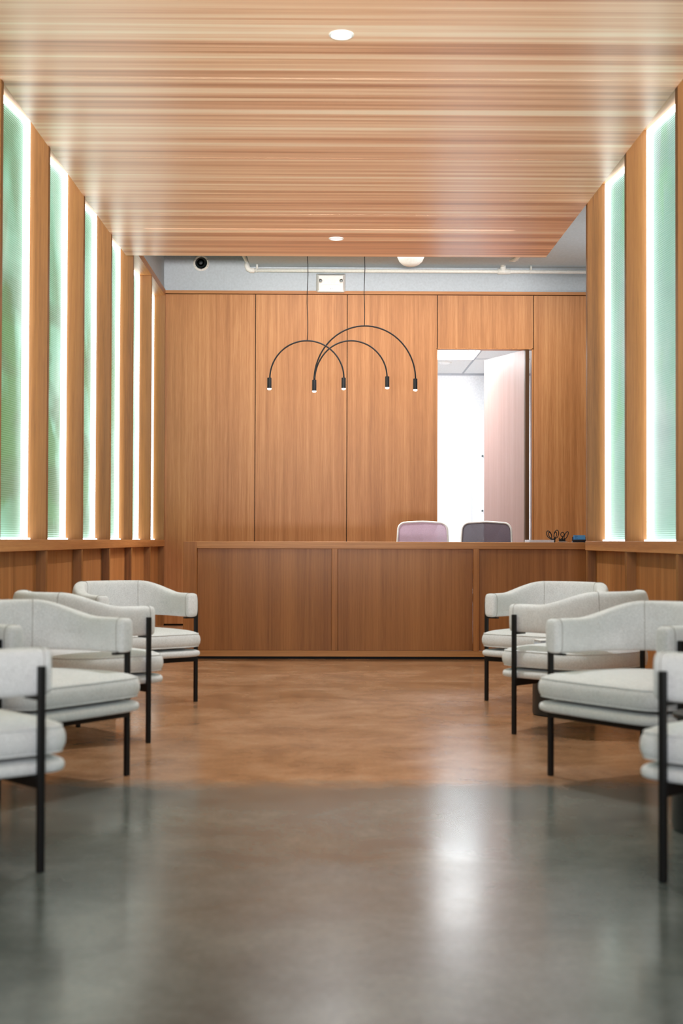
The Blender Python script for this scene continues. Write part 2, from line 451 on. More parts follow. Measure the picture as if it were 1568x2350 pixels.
# ================================================================== DOOR AND OFFICE BEHIND
dr = empty('door_1', (2.325, YB+0.03, 0)); tag(dr, 'open wood door leaf swung into the bright office', 'door', None, 'structure')
ang = math.radians(70.2)
b = MB(); b.box(-1.085, 0, -0.02, 0.02, 0.01, 3.25)
leaf = b.build('door_leaf', wood('door_veneer', srgb(146, 116, 108), srgb(158, 128, 120), srgb(168, 140, 132), contour=0.1), dr, bevel=0.002, seg=1)
leaf.rotation_euler = (0, 0, -ang)
b = MB(); b.box(-0.012, 0.022, -0.026, 0.026, 0.01, 3.25)
o = b.build('edge_strip', wood('door_edge', srgb(62, 40, 22), srgb(80, 54, 32), srgb(94, 66, 42)), dr); o.rotation_euler = (0, 0, -ang)
tn += 1; b = MB()
b.box(1.262, 1.276, YB-0.002, YB+0.12, 0, 3.262); b.box(2.385, 2.404, YB-0.002, YB+0.12, 0, 3.262); b.box(1.262, 2.404, YB-0.002, YB+0.12, 3.25, 3.264)
struct('trim_%d' % tn, b, M_desk, 'slim wood lining around the doorway in the back wall', 'door frame')
OX0, OX1, OY1, OZ = 0.3, 3.4, 20.35, 3.40
b = MB(); b.box(OX0-0.1, OX1+0.1, OY1, OY1+0.1, 0, OZ)
struct('wall_office_back', b, M_room, 'white far wall of the office behind the door', 'wall')
b = MB(); b.box(OX0-0.1, OX0, YB+0.1, OY1, 0, OZ)
struct('wall_office_left', b, M_room, 'white left wall of the office behind the door', 'wall')
b = MB(); b.box(OX1, OX1+0.1, YB+0.1, OY1, 0, OZ)
struct('wall_office_right', b, M_room, 'white right wall of the office behind the door', 'wall')
b = MB(); b.box(OX0, 1.268, YB+0.1, YB+0.12, 0, OZ); b.box(2.41, OX1, YB+0.1, YB+0.12, 0, OZ); b.box(1.268, 2.41, YB+0.1, YB+0.12, 3.268, OZ)
struct('wall_office_front', b, M_room, 'white inner face of the office wall around the door', 'wall')
b = MB(); b.box(OX0, OX1, YB+0.1, OY1, OZ, OZ+0.08)
struct('ceiling.002', b, M_white, 'white tiled ceiling of the office behind the door', 'ceiling')
tn += 1; b = MB()
for x in (0.70, 1.92, 3.14): b.box(x-0.012, x+0.012, YB+0.12, OY1, OZ-0.006, OZ)
for y in (17.30, 18.70, ): b.box(OX0, OX1, y-0.012, y+0.012, OZ-0.006, OZ)
struct('trim_%d' % tn, b, M_grid, 'grey grid bars of the office tile ceiling', 'ceiling grid')
b = MB(); b.box(OX0, OX1, OY1-0.015, OY1, OZ-0.03, OZ)
tn += 1; struct('trim_%d' % tn, b, M_grid, 'grey edge angle where the office ceiling meets its far wall', 'ceiling edge')
lp = empty('ceiling_light_panel', (1.31, 18.0, OZ)); tag(lp, 'square glowing light panel in the office ceiling seen through the doorway', 'ceiling light')
b = MB(); b.box(-0.59, 0.59, -0.66, 0.68, -0.010, -0.004)
b.build('diffuser', emit('office_panel', (0.95, 0.98, 1, 1), 22), lp)
b = MB()
for q in ((-0.6, 0.6, -0.675, -0.66), (-0.6, 0.6, 0.68, 0.695), (-0.6, -0.59, -0.66, 0.68), (0.59, 0.6, -0.66, 0.68)): b.box(*q, -0.014, 0.0)
b.build('frame', M_white, lp)
dd = empty('smoke_detector', (1.56, 19.1, OZ)); tag(dd, 'small round white detector on the office ceiling past the light panel', 'detector')
b = MB(); b.lathe([(0.075, 0), (0.075, -0.012), (0.05, -0.03), (0.001, -0.034)]); auto_smooth(b.build('housing', M_white, dd))
b = MB(); b.lathe([(0.095, 0), (0.095, -0.006), (0.076, -0.007)]); auto_smooth(b.build('base_plate', M_plast, dd))
# white cupboard with grey knobs against the far office wall
cp = empty('cupboard', (2.35, OY1-0.2, 0)); tag(cp, 'white tall cupboard with grey round knobs in the office', 'cupboard')
b = MB(); b.box(-0.31, 0.65, -0.18, 0.19, 0.0, 2.25); b.build('carcass', M_room, cp, bevel=0.004)
for z0, z1 in ((0.05, 1.12), (1.13, 2.22)):
    b = MB(); b.box(-0.305, 0.16, -0.20, -0.18, z0, z1); d_ = b.build('door', M_room, cp, bevel=0.003)
    b = MB(); b.box(0.166, 0.645, -0.20, -0.18, z0, z1); b.build('door', M_room, cp, bevel=0.003)
    kz = 2.25 if z0 > 1 else 1.48
M_knob = plain('knob_grey', srgb(70, 84, 84), 0.4)
for kz in (2.19, 1.42):
    b = MB(); b.lathe([(0.006, 0), (0.006, 0.02), (0.014, 0.022), (0.014, 0.034), (0.002, 0.038)], (-0.19, -0.20, kz), 16, 'y')
    auto_smooth(b.build('knob', M_knob, cp))

# ================================================================== RECEPTION DESK
DY = 12.0
dk = empty('reception_desk', (0.9, DY, 0)); tag(dk, 'long wood reception desk with three recessed front panels', 'reception desk')
def dpart(name, x0, x1, y0, y1, z0, z1, m=M_desk, bev=0.002):
    b = MB(); b.box(x0-0.9, x1-0.9, y0-DY, y1-DY, z0, z1); return b.build(name, m, dk, bevel=bev, seg=1)
DX0, DX1 = -1.222, 3.3
dpart('end_panel', DX0, -1.108, DY, DY+0.75, 0.0, 0.988)
dpart('end_panel', DX1-0.05, DX1, DY, DY+0.75, 0.0, 0.988)
dpart('top_rail', -1.108, DX1-0.05, DY, DY+0.06, 0.930, 0.988, M_deskx)
dpart('bottom_rail', -1.108, DX1-0.05, DY, DY+0.06, 0.020, 0.068, M_deskx)
for x0, x1 in ((0.031, 0.078), (1.226, 1.273), (2.42, 2.467)):
    dpart('stile', x0, x1, DY, DY+0.06, 0.068, 0.930)
for x0, x1 in ((-1.108, 0.031), (0.078, 1.226), (1.273, 2.42), (2.467, DX1-0.05)):
    dpart('front_panel', x0, x1, DY+0.065, DY+0.085, 0.068, 0.930, M_panel_shaded)
dpart('countertop', -1.108, DX1-0.05, DY+0.06, DY+0.38, 0.955, 0.988, M_deskx)
dpart('work_surface', -1.108, DX1-0.05, DY+0.10, DY+0.75, 0.72, 0.75, M_deskx)
dpart('toe_kick', -1.108, DX1-0.05, DY+0.02, DY+0.04, 0.0, 0.020, M_blackm)

# ------------------------------------------------------------------ things on the desk
CT = 0.988
M_paper = plain('paper_white', srgb(214, 222, 240), 0.7)
M_blue = plain('card_blue', srgb(90, 172, 250), 0.5, 0, 0.3)
M_navy = plain('card_holder_navy', srgb(18, 24, 40), 0.35)
M_ink = plain('card_ink', srgb(22, 60, 120), 0.6)
b = MB()
for i in range(6):
    r_ = random.uniform(-0.004, 0.004); b.box(-0.105+r_, 0.105+r_, -0.14, 0.14, i*0.0035, i*0.0035+0.003)
o = b.build('paper_stack', M_paper, None, (1.812, DY+0.19, CT))
tag(o, 'low stack of white paper lying on the desk top beside the scissors', 'paper')
def ellipse(cx, cz, a, c, tilt, n=22):
    return [(cx+a*math.cos(t)*math.cos(tilt)-c*math.sin(t)*math.sin(tilt), 0.0, cz+a*math.cos(t)*math.sin(tilt)+c*math.sin(t)*math.cos(tilt)) for t in [2*PI*k/n for k in range(n)]]
def scissors(x, y, l1, l2, label, grp=None, th=0.0036):
    root = empty('scissors', (x, y, CT+0.006)); tag(root, label, 'scissors', grp)
    for (cx, cz, a, c, t) in (l1, l2):
        b = MB(); b.tube(ellipse(cx, cz, a, c, t), th, 8, closed=True)
        # shank from the loop down to the pivot
        bx = cx+math.sin(t)*c; bz = cz-math.cos(t)*c
        b.tube([(bx, 0, bz), (bx*0.5, 0, bz*0.55), (0.0, 0, 0.010)], [th*1.2, th*1.5, th*1.5], 8)
        b.build('handle', M_blackm, root, smooth=True)
    b = MB(); b.box(-0.006, 0.006, -0.003, 0.003, -0.003, 0.012); b.build('blade', M_blackm, root, bevel=0.001)
    return root
def cup(x, y, r, h, m, label, name='pen_cup'):
    root = empty(name, (x, y, CT)); tag(root, label, 'holder')
    b = MB(); b.lathe([(r*0.9, 0.0), (r, h), (r-0.003, h), (r*0.9-0.003, 0.004), (0.001, 0.004)], n=24); auto_smooth(b.build('cup_body', m, root))
    b = MB(); b.tube([(r*math.cos(t), r*math.sin(t), h) for t in [2*PI*k/24 for k in range(24)]], 0.002, 6, closed=True); b.build('rim', m, root, smooth=True)
    return root
cup(1.925, DY+0.17, 0.022, 0.030, M_blackm, 'small black cup on desk holding two black scissors')
scissors(1.925, DY+0.165, (-0.034, 0.060, 0.019, 0.034, math.radians(24)), (0.028, 0.064, 0.019, 0.035, math.radians(-14)), 'large black scissors with wide handles standing in the left cup')
scissors(1.926, DY+0.178, (-0.025, 0.056, 0.011, 0.025, math.radians(20)), (0.020, 0.058, 0.011, 0.025, math.radians(-14)), 'smaller black scissors nested inside the larger handles in the left cup')
o = MB(); o.lathe([(0.028, 0), (0.042, 0.004), (0.043, 0.007), (0.038, 0.006), (0.001, 0.004)], n=28)
dish = auto_smooth(o.build('dish', M_white, None, (2.008, DY+0.17, CT))); tag(dish, 'shallow white dish on desk under the right black holder', 'dish')
pc = empty('pen_block', (2.005, DY+0.17, CT+0.006)); tag(pc, 'jagged black pen block in the white dish holding scissors', 'holder')
b = MB(); b.box(-0.028, 0.026, -0.012, 0.012, 0.0, 0.022); b.build('block', M_blackm, pc, bevel=0.003)
for i, (x, h) in enumerate(((-0.026, 0.034), (-0.016, 0.026), (-0.006, 0.032), (0.006, 0.027), (0.018, 0.030))):
    b = MB(); b.tube([(x, 0, 0.02), (x-0.001, 0, h)], 0.0035, 8); b.build('prong', M_blackm, pc)
s3 = scissors(2.008, DY+0.155, (-0.004, 0.062, 0.015, 0.018, 0.0), (0.028, 0.056, 0.013, 0.034, math.radians(-24)), 'black scissors with one round and one long handle above the white dish')
ch = empty('card_holder', (2.150, DY+0.17, CT)); tag(ch, 'dark navy business card holder on the desk beside the wood partition', 'card holder')
b = MB(); b.box(-0.060, 0.060, -0.025, 0.03, 0.0, 0.008); b.build('base', M_navy, ch, bevel=0.002)
b = MB(); b.box(-0.058, 0.058, -0.022, -0.018, 0.006, 0.024); b.build('front_lip', M_navy, ch, bevel=0.001)
b = MB(); b.box(-0.058, 0.058, 0.012, 0.017, 0.006, 0.048); b.build('back_rest', M_navy, ch, bevel=0.001)
cs = empty('business_cards', (2.150, DY+0.16, CT+0.009)); tag(cs, 'bright blue business cards standing in the navy holder', 'business cards')
b = MB()
for i in range(5): b.box(-0.050, 0.050, -0.004+i*0.002, -0.003+i*0.002, 0.0, 0.053)
b.build('cards', M_blue, cs)
for z, w in ((0.045, 0.026), (0.038, 0.030), (0.033, 0.022), (0.022, 0.028)):
    b = MB(); b.box(-0.042, -0.042+w, -0.0046, -0.0041, z, z+0.0022); b.build('printed_line', M_ink, cs)

# ------------------------------------------------------------------ office chairs behind the desk
def mesh_mat(name, col, alpha):
    m, nt, bs = mat(name)
    bs.inputs['Base Color'].default_value = col; bs.inputs['Roughness'].default_value = 0.8
    tc = nt.nodes.new('ShaderNodeTexCoord'); n = noise(nt, tc.outputs['Object'], 120, 2)
    r = ramp(nt, n.outputs['Fac'], [(0.3, (alpha-0.06,)*3+(1,)), (0.7, (alpha+0.06,)*3+(1,))])
    L(nt, r.outputs['Color'], bs.inputs['Alpha'])
    return m
def office_chair(x, y, rz, back_col, frame_in, label):
    root = empty('office_chair', (x, y, 0), rz); tag(root, label, 'office chair', None)
    def outline(s, top=1.170, bot=0.55, w=0.245):
        pts = []
        w *= 1; r = 0.06*s+0.01
        W = w-(1-s)*0.3; T = top-(1-s)*0.3; B = bot+(1-s)*0.3
        for k in range(9):
            t = PI/2*k/8; pts.append((W-0.012-r+r*math.cos(t), T-r+r*math.sin(t)))
        pts.append((0, T+0.010))
        for k in range(9):
            t = PI/2+PI/2*k/8; pts.append((-W+0.012+r+r*math.cos(t), T-r+r*math.sin(t)))
        pts.append((-W, (T+B)/2))
        for k in range(5):
            t = PI+PI/2*k/4; pts.append((-W+0.03+r+r*math.cos(t), B+r+r*math.sin(t)))
        for k in range(5):
            t = 1.5*PI+PI/2*k/4; pts.append((W-0.03-r+r*math.cos(t), B+r+r*math.sin(t)))
        pts.append((W, (T+B)/2))
        return pts
    def curve_y(px): return 0.25*px*px*2-0.02
    pts = outline(1.0)
    b = MB(); b.tube([(px, 0.22-curve_y(px), pz) for px, pz in pts], 0.009, 8, closed=True); b.build('back_frame', M_white, root, smooth=True)
    pin = outline(0.97)
    b = MB(); b.tube([(px, 0.22-curve_y(px), pz) for px, pz in pin], 0.006, 6, closed=True); b.build('mesh_border', frame_in, root, smooth=True)
    b = MB(); bm = b.bm
    vs = [bm.verts.new((px, 0.22-curve_y(px), pz)) for px, pz in pin]; c = bm.verts.new((0, 0.235, 0.85))
    for i in range(len(vs)): bm.faces.new((vs[i], vs[(i+1) % len(vs)], c))
    b.build('mesh_back', back_col, root)
    b = MB(); b.box(-0.24, 0.24, -0.26, 0.18, 0.44, 0.50); b.build('seat', M_blackm, root, bevel=0.025, seg=3)
    b = MB(); b.tube([(0, 0.24, 0.62), (0, 0.25, 0.47), (0, 0.10, 0.42), (0, 0, 0.42)], 0.022, 8); b.build('back_support', M_white, root, smooth=True)
    b = MB(); b.lathe([(0.028, 0.08), (0.028, 0.44)], n=16); b.build('gas_column', M_blackm, root, smooth=True)
    for k in range(5):
        a = 2*PI*k/5+0.3; c_, s_ = math.cos(a), math.sin(a)
        b = MB(); b.tube([(0, 0, 0.10), (0.15*c_, 0.15*s_, 0.085), (0.25*c_, 0.25*s_, 0.07)], [0.028, 0.022, 0.015], 8); lg = b.build('base_arm', M_white, root, smooth=True)
        b = MB(); b.tube([(0.245*c_-0.02*s_, 0.245*s_+0.02*c_, 0.028), (0.245*c_+0.02*s_, 0.245*s_-0.02*c_, 0.028)], 0.028, 14); b.build('caster', M_blackm, lg)
    for s in (-1, 1):
        b = MB(); b.tube([(s*0.23, -0.02, 0.46), (s*0.255, -0.02, 0.60), (s*0.255, -0.02, 0.68)], 0.014, 8); ar = b.build('arm_post', M_white, root, smooth=True)
        b = MB(); b.box(s*0.255-0.03, s*0.255+0.03, -0.15, 0.11, 0.68, 0.705); b.build('arm_pad', M_blackm, ar, bevel=0.01)
    return root
M_lil = mesh_mat('lilac_mesh', srgb(214, 192, 220), 0.94); M_lilb = plain('lilac_border', srgb(206, 184, 210), 0.7)
M_vio = mesh_mat('grey_violet_mesh', srgb(104, 98, 116), 0.93); M_viob = plain('violet_grey_border', srgb(104, 100, 112), 0.7)
office_chair(0.893, 13.25, 0.0, M_lil, M_lilb, 'office chair with pale lilac mesh back behind the desk, left one')
office_chair(1.488, 13.25, -0.05, M_vio, M_viob, 'office chair with dark grey violet mesh back behind the desk, right one')

# ================================================================== ARMCHAIRS
HP = 0.0
def armchair_proto():
    root = empty('barrel_armchair')
    R, t, yc, yf = 0.316, 0.080, 0.03, 0.252
    zb = 0.525
    def ss(x): x = max(0, min(1, x)); return x*x*(3-2*x)
    # path stations from left arm front, round the back, to right arm front
    st = []                                 # (pos, tangent, theta_deg)
    for k in range(6):
        y = yf+(yc-yf)*k/6; st.append((Vector((-R, y, 0)), Vector((0, -1, 0)), 0))
    for k in range(25):
        th = PI*k/24; st.append((Vector((-R*math.cos(th), yc-R*math.sin(th), 0)), Vector((math.sin(th)*1.0, -math.cos(th), 0)), math.degrees(th)))
    for k in range(6):
        y = yc+(yf-yc)*(k+1)/6; st.append((Vector((R, y, 0)), Vector((0, 1, 0)), 180))
    def top(p, th):
        e = min(th, 180-th)
        u = e*math.radians(1)*R if e > 0 else -(p.y-yc)
        return 0.672+0.072*ss((u+0.05)/(0.31))
    def section(p, tg, th, k=1.0, kz=1.0, n=20):
        nv = Vector((tg.y, -tg.x, 0))
        zt = top(p, th); zc = (zt+zb)/2; h = (zt-zb)/2*kz; w = t/2*k
        lean = 0.012*ss(min(th, 180-th)/50)
        ring = []
        for i in range(n):
            a = 2*PI*i/n; c, s = math.cos(a), math.sin(a)
            ex = 2/4.2
            px = w*math.copysign(abs(c)**ex, c); pz = h*math.copysign(abs(s)**ex, s)
            q = p+nv*(px+lean*(-1)*(pz/max(h, 1e-5))); ring.append((q.x, q.y, zc+pz))
        return ring
    rings = []
    p0, t0, th0 = st[0]
    for off, k, kz in ((0.0, 0.55, 0.80), (-0.006, 0.86, 0.95), (-0.018, 1.0, 1.0)):
        rings.append(section(p0+Vector((0, off, 0)), t0, 0, k, kz))
    for p, tg, th in st[1:-1]: rings.append(section(p, tg, th))
    p1, t1, th1 = st[-1]
    for off, k, kz in ((-0.018, 1.0, 1.0), (-0.006, 0.86, 0.95), (0.0, 0.55, 0.80)):
        rings.append(section(p1+Vector((0, off, 0)), t1, 180, k, kz))
    b = MB(); b.loft(rings); pad = b.build('backrest', M_fab, root, sub=1)
    for ths in (48, 132):                   # vertical seams between the arms and the back
        th = math.radians(ths); p = Vector((-R*math.cos(th), yc-R*math.sin(th), 0)); tg = Vector((math.sin(th), -math.cos(th), 0))
        b = MB(); b.tube(section(p, tg, ths, 1.0, 1.0, 28), 0.0013, 5, closed=True); b.build('seam', M_seam, pad, smooth=True)
    for s in (-1, 1):
        p = Vector((s*R, yf-0.035, 0)); tg = Vector((0, s, 0))
        b = MB(); b.tube(section(p, tg, 0 if s < 0 else 180, 1.0, 1.0, 28), 0.0012, 5, closed=True); b.build('seam', M_seam, pad, smooth=True)
    # seat outline: bowed front, straight sides, rounded back
    def plan(W=0.356, yF=0.330, yB=-0.272, n=64):
        pts = []
        for i in range(n):
            a = 2*PI*i/n; c, s = math.cos(a), math.sin(a)
            if s >= 0: e = 2/9.0; y = (yF-0.0)*abs(s)**e
            else: e = 2/2.6; y = -(-yB)*abs(s)**e
            x = W*math.copysign(abs(c)**(2/9.0 if s >= 0 else 2/2.6), c)
            if s > 0: y += 0.010*(1-(x/W)**2)
            pts.append((x, y))
        return pts
    P = plan()
    def rng(k, z, dz=0.0, d=0.0):
        return [(x*(k-d), y*(k-d), z) for x, y in P]
    b = MB(); b.loft([rng(0.5, 0.341), rng(0.90, 0.341), rng(0.955, 0.346), rng(0.988, 0.360), rng(1.0, 0.385), rng(0.992, 0.410), rng(0.965, 0.428), rng(0.91, 0.440), rng(0.75, 0.452), rng(0.45, 0.460), rng(0.15, 0.462)])
    cush = b.build('seat_cushion', M_fab, root, sub=1)
    for z, k in ((0.4265, 0.968), (0.351, 0.969)):
        b = MB(); b.tube([(x*k, y*k, z) for x, y in P], 0.0028, 6, closed=True); b.build('piping', M_fab, cush, smooth=True)
    b = MB(); b.loft([rng(0.5, 0.286), rng(0.95, 0.286), rng(0.98, 0.291), rng(0.995, 0.307), rng(0.982, 0.323), rng(0.94, 0.330), rng(0.5, 0.332)])
    b.build('seat_platform', M_fab, root, sub=1)
    # black steel: three legs, brackets, T shaped frame
    lw = 0.0105
    for (x, y, zt) in ((-0.368, 0.2, 0.618), (0.368, 0.2, 0.618), (0.0, -0.338, 0.64)):
        b = MB(); b.box(x-lw, x+lw, y-lw, y+lw, 0.0, zt); lg = b.build('leg', M_black, root, bevel=0.003)
        b = MB()
        if x: sx = -1 if x > 0 else 1; b.box(min(x, x+sx*0.085), max(x, x+sx*0.085), y-0.012, y+0.012, 0.516, 0.5245)
        else: b.box(-0.012, 0.012, y, y+0.03, 0.516, 0.5245)
        b.build('bracket', M_black, lg)
    b = MB(); b.box(-0.368, 0.368, 0.188, 0.212, 0.250, 0.287); b.build('front_crossbar', M_black, root, bevel=0.002, seg=1)
    b = MB(); b.box(-0.012, 0.012, -0.338, 0.19, 0.252, 0.287); b.build('centre_bar', M_black, root, bevel=0.002, seg=1)
    return root
chair0 = armchair_proto()
G = None
def place(leg, side, a, label, first=False):
    ax, ay = a; n = math.hypot(ax, ay); ax, ay = ax/n, ay/n
    rx, ry = ay, -ax                       # chair's own right
    s = 0.368*(-1 if side == 'r' else 1)
    mx, my = leg[0]+s*rx, leg[1]+s*ry
    o = chair0 if first else copy_tree(chair0)
    o.location = (mx-0.2*ax, my-0.2*ay, 0); o.rotation_euler = (0, 0, math.atan2(-ax, ay))
    tag(o, label, 'armchair', None)
place((0.993, 8.908), 'r', (-0.66, -0.75), 'light grey barrel armchair on the right, farthest, closest to the reception desk', True)
place((0.964, 7.369), 'l', (-0.726, 0.689), 'light grey barrel armchair on the right seen from behind, second from the desk')
place((0.951, 6.074), 'r', (-0.835, -0.55), 'light grey barrel armchair on the right facing the camera, third from the desk')
place((0.985, 4.182), 'l', (-0.69, 0.72), 'light grey barrel armchair cut off by the right photo edge, nearest the camera')
place((-0.819, 8.829), 'l', (0.643, -0.765), 'light grey barrel armchair on the left, farthest, closest to the reception desk')
place((-0.884, 7.03), 'r', (0.794, 0.608), 'light grey barrel armchair on the left seen from behind, second from the desk')
place((-0.852, 6.058), 'l', (0.835, -0.55), 'light grey barrel armchair on the left facing the camera, third from the desk')
place((-0.863, 4.302), 'r', (0.76, 0.65), 'light grey barrel armchair cut off by the left photo edge, nearest the camera')

# ------------------------------------------------------------------ side tables
def table_proto():
    root = empty('side_table')
    b = MB(); b.lathe([(0.150, 0.0), (0.162, 0.006), (0.164, 0.02), (0.163, 0.16), (0.158, 0.26), (0.140, 0.33), (0.120, 0.385)], n=48); auto_smooth(b.build('drum_base', M_table, root), 50)
    b = MB(); b.lathe([(0.150, 0.385), (0.158, 0.388), (0.162, 0.396), (0.160, 0.405), (0.130, 0.407), (0.01, 0.407)], n=48); auto_smooth(b.build('table_top', M_table, root), 50)
    return root
t0_ = table_proto()
for i, (x, y, lab) in enumerate(((1.345, 8.21, 'dark drum side table between the two far armchairs on the right'),
                            (1.36, 4.93, 'dark drum side table at the right photo edge between the two near armchairs'),
                            (-1.36, 8.05, 'dark drum side table between the two far armchairs on the left'))):
    o = t0_ if i == 0 else copy_tree(t0_)
    o.location = (x, y, 0); tag(o, lab, 'side table')
b = MB()
b.box(-0.07, 0.07, -0.05, 0.05, 0.0, 0.022)
bk = empty('booklet', (1.27, 8.18, 0.4075), 0.2); tag(bk, 'small white booklet lying on the far right dark side table', 'booklet')
b.build('pages', M_paper, bk)
b = MB(); b.box(-0.073, 0.073, -0.053, 0.053, 0.022, 0.025); b.build('cover', M_white, bk)

# ================================================================== PENDANT LAMPS
PY = 13.8
M_bulb = emit('bulb_glow', (1.0, 0.95, 0.98, 1), 9.0)
def arc(x0, x1, z0, zt, n=40):
    cx, rx, rz = (x0+x1)/2, (x1-x0)/2, zt-z0
    return [(cx-rx*math.cos(PI*k/n), 0, z0+rz*math.sin(PI*k/n)) for k in range(n+1)]
def ray_at(px, py, Y):
    d = _f+_r*((px-784)/F)-_u*((py-1175)/F); return d*(Y/d.y)+Vector((0, 0, 1))
def pendant(PY, wire_px, arcs, lamps, label):
    w0 = ray_at(wire_px[0], wire_px[1], PY)
    root = empty('pendant_lamp', (w0.x, PY, w0.z)); tag(root, label, 'pendant lamp')
    Lc = lambda px, py: ray_at(px, py, PY)-Vector((w0.x, PY, w0.z))
    topz = 4.21-w0.z
    b = MB(); n = 14
    b.tube([(0.004*math.sin(k*1.1), 0, topz*k/n) for k in range(n+1)], 0.0042, 6); b.build('wire', M_black, root, smooth=True)
    b = MB(); b.lathe([(0.05, topz-0.02), (0.05, topz), ], n=24); auto_smooth(b.build('ceiling_cup', M_black, root))
    for (xa, xb, ya, yt, yb) in arcs:
        A, B, T = Lc(xa, ya), Lc(xb, yb), Lc((xa+xb)/2, yt)
        n = 44; pts = []
        for k in range(n+1):
            q = PI*k/n; z = (A.z if k < n/2 else B.z)
            pts.append(((A.x+B.x)/2-(B.x-A.x)/2*math.cos(q), 0, z+(T.z-z)*math.sin(q)))
        b = MB(); b.tube(pts, 0.0072, 8); b.build('arch', M_black, root, smooth=True)
    for (x, y0, y1) in lamps:
        A, B = Lc(x, y0), Lc(x, y1)
        b = MB(); b.lathe([(0.019, A.z), (0.0205, A.z-0.003), (0.0205, B.z), (0.018, B.z), (0.018, A.z-0.01), (0.001, A.z-0.01)], (A.x, 0, 0), 24)
        lh = auto_smooth(b.build('lamp_head', M_blackm, root))
        b = MB(); b.lathe([(0.0175, B.z+0.02), (0.019, B.z-0.002), (0.0185, B.z-0.010), (0.012, B.z-0.015), (0.001, B.z-0.016)], (A.x, 0, 0), 24)
        b.build('bulb', M_bulb, lh, smooth=True)
        ld = bpy.data.lights.new('lamp_spot', 'SPOT'); ld.energy = 40; ld.color = (1.0, 0.93, 0.86); ld.spot_size = math.radians(150); ld.spot_blend = 1.0; ld.shadow_soft_size = 0.03
        lo = bpy.data.objects.new('lamp_spot', ld); COL.objects.link(lo); lo.parent = root; lo.location = (A.x, 0, B.z-0.03)
    return root
pendant(13.70, (705.5, 781), [(619.5, 789.5, 868, 782, 868)], [(618.5, 867, 891), (789, 867, 891)], 'black arched pendant lamp with two spot heads, left and smaller one')
pendant(13.86, (836.5, 748), [(721, 954, 874, 748, 871), (722.5, 888.5, 874, 782, 866)], [(721.5, 872, 897), (889, 864, 889), (953.5, 869, 894)], 'black pendant lamp of two joined arches with three spot heads, right one')

# ================================================================== FITTINGS ON CEILING AND UPPER WALL
def downlight(x, y, label):
    root = empty('downlight', (x, y, CZ)); tag(root, label, 'downlight')
    b = MB(); b.lathe([(0.066, 0.0), (0.066, -0.006), (0.058, -0.010), (0.052, -0.004)], n=40); auto_smooth(b.build('trim_ring', M_white, root))
    b = MB(); b.lathe([(0.055, 0.0), (0.053, -0.006), (0.001, -0.007)], n=40); auto_smooth(b.build('lens', emit('downlight_lens', (0.84, 0.87, 1, 1), 0.6), root))
downlight(0.061, 7.51, 'round white recessed downlight in wood ceiling, nearest to the camera')
downlight(0.062, 12.62, 'round white recessed downlight near the far edge of wood ceiling')

# loudspeaker in the grey wall
p = ray_at(462, 604, YB+0.02)
sp = empty('wall_speaker', (p.x, YB+0.02, p.z)); tag(sp, 'round dark speaker with white ring on the grey upper wall', 'speaker')
b = MB(); b.lathe([(0.094, 0.0), (0.094, 0.010), (0.086, 0.016), (0.070, 0.012), (0.068, 0.0)], (0, 0, 0), 40, 'y'); auto_smooth(b.build('ring', M_plast, sp))
b = MB(); b.lathe([(0.068, 0.0), (0.068, 0.012), (0.055, 0.004), (0.030, -0.004), (0.022, 0.010), (0.001, 0.016)], (-0.006, 0, 0.008), 40, 'y'); auto_smooth(b.build('cone', plain('speaker_dark', srgb(22, 30, 32), 0.4), sp))
for k in range(6):
    a = PI/6+PI*k/3; b = MB(); b.lathe([(0.004, 0.012), (0.004, 0.018), (0.001, 0.018)], (0.081*math.cos(a), 0, 0.081*math.sin(a)), 8, 'y'); b.build('screw', M_steel, sp)

# emergency light sitting over the wood panels
p = ray_at(759.5, 671, YB-0.02)
em = empty('emergency_light', (p.x, YB+0.02, p.z)); tag(em, 'white plastic emergency light unit with two small lamps above wood wall', 'emergency light')
hw, hh = 0.172, 0.222
b = MB()
b.loft([[(-hw, 0, 0.005), (hw, 0, 0.005), (hw, 0, hh), (-hw, 0, hh)], [(-hw, -0.03, 0.005), (hw, -0.03, 0.005), (hw, -0.03, hh), (-hw, -0.03, hh)],
        [(-hw*0.82, -0.085, 0.03), (hw*0.82, -0.085, 0.03), (hw*0.82, -0.085, hh*0.86), (-hw*0.82, -0.085, hh*0.86)]])
b.build('housing', M_plast, em, bevel=0.006, seg=2)
b = MB(); n = 10
prof = [(-hw*0.92+0.0, 0.0)]+[(-hw*0.92+0.07*(k/n)**1.0*1.0, 0.085*math.sin(PI/2*k/n)) for k in range(1, n+1)]
prof = prof+[(-x, z) for x, z in prof[::-1]]
b.loft([[(x, -0.02, z-0.006) for x, z in prof], [(x*0.97, -0.10, z-0.002) for x, z in prof]]); b.build('lower_cover', M_plast, em, bevel=0.004)
for s in (-1, 1):
    b = MB(); b.lathe([(0.026, 0.06), (0.026, 0.098), (0.020, 0.102), (0.016, 0.094)], (s*0.122, 0, 0.128), 24, 'y'); lm = auto_smooth(b.build('lamp', M_plast, em))
    b = MB(); b.lathe([(0.019, 0.09), (0.018, 0.102), (0.010, 0.106), (0.001, 0.107)], (s*0.122, 0, 0.128), 20, 'y'); auto_smooth(b.build('lens', M_steel, lm))
for x, z, w, h in ((-0.004, 0.026, 0.008, 0.012), (0.010, 0.028, 0.012, 0.006)):
    b = MB(); b.box(x, x+w, -0.1015, -0.0995, z, z+h); b.build('printed_mark', M_grid, em)

